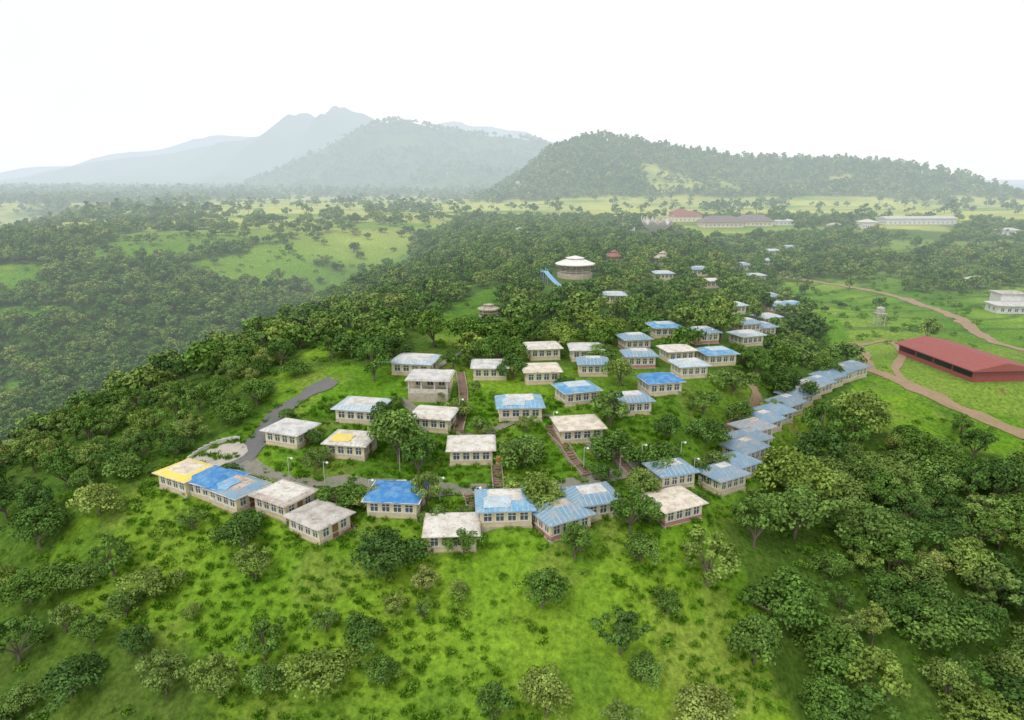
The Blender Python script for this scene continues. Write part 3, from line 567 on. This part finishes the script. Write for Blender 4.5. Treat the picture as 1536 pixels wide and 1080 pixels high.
for sx in(-1.1,1.1):
    for q in(4,5.4): b.box(sx-.08,sx+.08,q-.08,q+.08,-1,5.7)
b.box(-1.2,1.2,4.02,5.5,4.7,4.85);b.obj('chutes',[plain('slide_blue',(.30,.52,.72),.5)],E)
yd=np.array(P2("-56.8,108.5 -55.5,112.9 -52.3,115.5 -49.2,116.0 -46.8,112.8 -48.2,110.1 -51.4,108.8 -54.0,106.7"));c0=yd.mean(0)
V=[];K=8
for k in range(K+1):
    for q in dense(list(yd)+[yd[0]],1.5): p=c0+(q-c0)*k/K;V.append((p[0],p[1],h1(*p)+.16))
n=len(V)//(K+1);F=[(k*n+j,k*n+j+1,(k+1)*n+j+1,(k+1)*n+j) for k in range(K) for j in range(n-1)]
link('concrete_yard',npmesh('yard',V,F,mat=[paint('yard_concrete',(.50,.45,.40),(.3,.27,.22),.8,.5)]))
p=dense(P2("-56.0,106.2 -57.0,108.7 -55.9,113.4 -52.9,116.4 -49.7,116.9"),1);b=MB()
for k in range(len(p)-1):
    q=(p[k]+p[k+1])/2;dd=p[k+1]-p[k];a=math.atan2(dd[1],dd[0]);l=np.linalg.norm(dd)/2
    b.box(-l,l,-.12,.12,h1(*q)-1,h1(*q)+.75,0,lambda x,y,z,q=q,a=a:(q[0]+x*math.cos(a)-y*math.sin(a),q[1]+x*math.sin(a)+y*math.cos(a),z))
b.obj('boundary_wall',[FASC])
for x,y in P2("22.0,107.5 -36.7,103.8 -30.4,102.0 -11.2,96.9 -5.4,94.4 47.9,161.6 11.9,104.9 -22.1,96.8 2.3,96.6 29.1,109.5 -9.8,121.3 7.5,116.7 30.7,106.5 -18.7,105.4 18.0,105.4"):
    E=base('street_lamp',x,y,0,-.1);b=MB();b.cyl(0,0,0,4.2,.06,.045,8);b.box(-.03,.55,-.03,.03,4.15,4.21);b.obj('pole',[plain('lamp_metal',(.55,.56,.58),.4)],E)
    b=MB();b.cyl(.62,0,3.88,4.08,.12,.24,10);b.cyl(.62,0,4.083,4.28,.24,.08,10);b.obj('lantern',[FRAME],E)
for x,y in P2("-2.2,106.2"):
    E=base('water_tank',x,y,0,-.5);b=MB();b.box(-.5,.5,-.5,.5,-.5,.8,1);b.cyl(0,0,.803,1.7,.48,.48,14);b.cyl(0,0,1.703,1.9,.46,.2,14)
    for z in(1.1,1.4): b.cyl(0,0,z,z+.06,.5,.5,14)
    b.obj('tank',[plain('tank_orange',(.6,.22,.06),.5),PLN],E)
E=base('tank_tower',125.6,229.1);b=MB()
for u in(-1.2,1.2):
    for v in(-1.2,1.2): b.box(u-.15,u+.15,v-.15,v+.15,-1,4)
b.box(-1.6,1.6,-1.6,1.6,4.003,4.2);b.cyl(0,0,4.203,6,1.3,1.3,16);b.cyl(0,0,6.003,6.4,1.25,.3,16);b.obj('tower',[roofm('grey')],E)
E=base('parked_car',-17.4,100.9,4,.16)
bm=bmesh.new();prof=[(-1.95,.3),(-2.0,.75),(-1.85,.98),(-1.5,1.05),(-1.25,1.46),(.35,1.5),(1.0,1.0),(1.75,.88),(1.98,.65),(1.95,.3)];rows=[]
for sgn in(-1,1):
    rows.append([bm.verts.new((px,sgn*(.82 if pz<1.1 else .66),pz)) for px,pz in prof])
bm.faces.new(rows[0]);bm.faces.new(rows[1][::-1])
for k in range(len(prof)):
    q=(k+1)%len(prof);bm.faces.new((rows[0][q],rows[0][k],rows[1][k],rows[1][q]))
bmesh.ops.bevel(bm,geom=bm.edges[:],offset=.05,segments=2,affect='EDGES');me=bpy.data.meshes.new('body');bm.to_mesh(me);bm.free();me.materials.append(plain('car_white',(.8,.8,.8),.3,.5));link('body',me,E)
b=MB()
for sg in(-1,1):
    for (xa,xb) in((-1.3,-.45),(-.38,.5)):
        b.poly([(xa-.08,sg*.80,1.03),(xb+(.25 if xb>0 else 0),sg*.80,1.03),(xb-.02,sg*.70,1.4),(xa+.14,sg*.70,1.4)])
b.poly([(.98,-.66,1.06),(.98,.66,1.06),(.5,.56,1.44),(.5,-.56,1.44)]);b.poly([(-1.52,-.64,1.1),(-1.52,.64,1.1),(-1.32,.56,1.42),(-1.32,-.56,1.42)]);b.obj('windows',[GLASS],E)
for k,(wx,wy) in enumerate(((-1.25,-.8),(1.25,-.8),(-1.25,.8),(1.25,.8))):
    b=MB();b.cyl(0,0,-.1,.1,.33,.33,18,0);b.cyl(0,0,-.11,.11,.19,.19,12,1);o=b.obj('wheel_%d'%(k+1),[plain('tyre',(.02,.02,.02)),FRAME],E,(wx,wy,.33));o.rotation_euler=(math.pi/2,0,0)
# ---------------------------------------------------------------- camera, light, sky
cam=bpy.data.cameras.new("camera");cam.lens=24;cam.sensor_width=36;cam.clip_end=40000;cam.clip_start=.5
c=bpy.data.objects.new("camera",cam);c.location=(0,0,CZ);c.rotation_euler=(math.pi/2-PITCH,0,0);SC.collection.objects.link(c);SC.camera=c
w=bpy.data.worlds.new("World");SC.world=w;w.use_nodes=True;N=w.node_tree.nodes;L=w.node_tree.links;bg=N['Background'];bg.inputs[1].default_value=.12
sk=N.new('ShaderNodeTexSky');sk.sky_type='NISHITA';sk.sun_disc=False;sk.sun_elevation=math.radians(55);sk.sun_rotation=math.radians(-140)
tc=N.new('ShaderNodeTexCoord');cl=ramp(N,L,noise(N,L,1.6,tc.outputs['Generated'],4,.55),[(.3,(8.1,8.3,8.5)),(.6,(9.2,9.25,9.3))])
L.new(mix(N,L,.93,sk.outputs[0],cl),bg.inputs[0])
s=bpy.data.lights.new("sun","SUN");s.energy=1.5;s.angle=math.radians(22);s.color=(1,.96,.88);so=bpy.data.objects.new("sun",s);SC.collection.objects.link(so)
so.rotation_euler=(math.radians(35),0,math.radians(-40))
SC.view_settings.view_transform='Standard';SC.view_settings.look='None';SC.view_settings.exposure=0
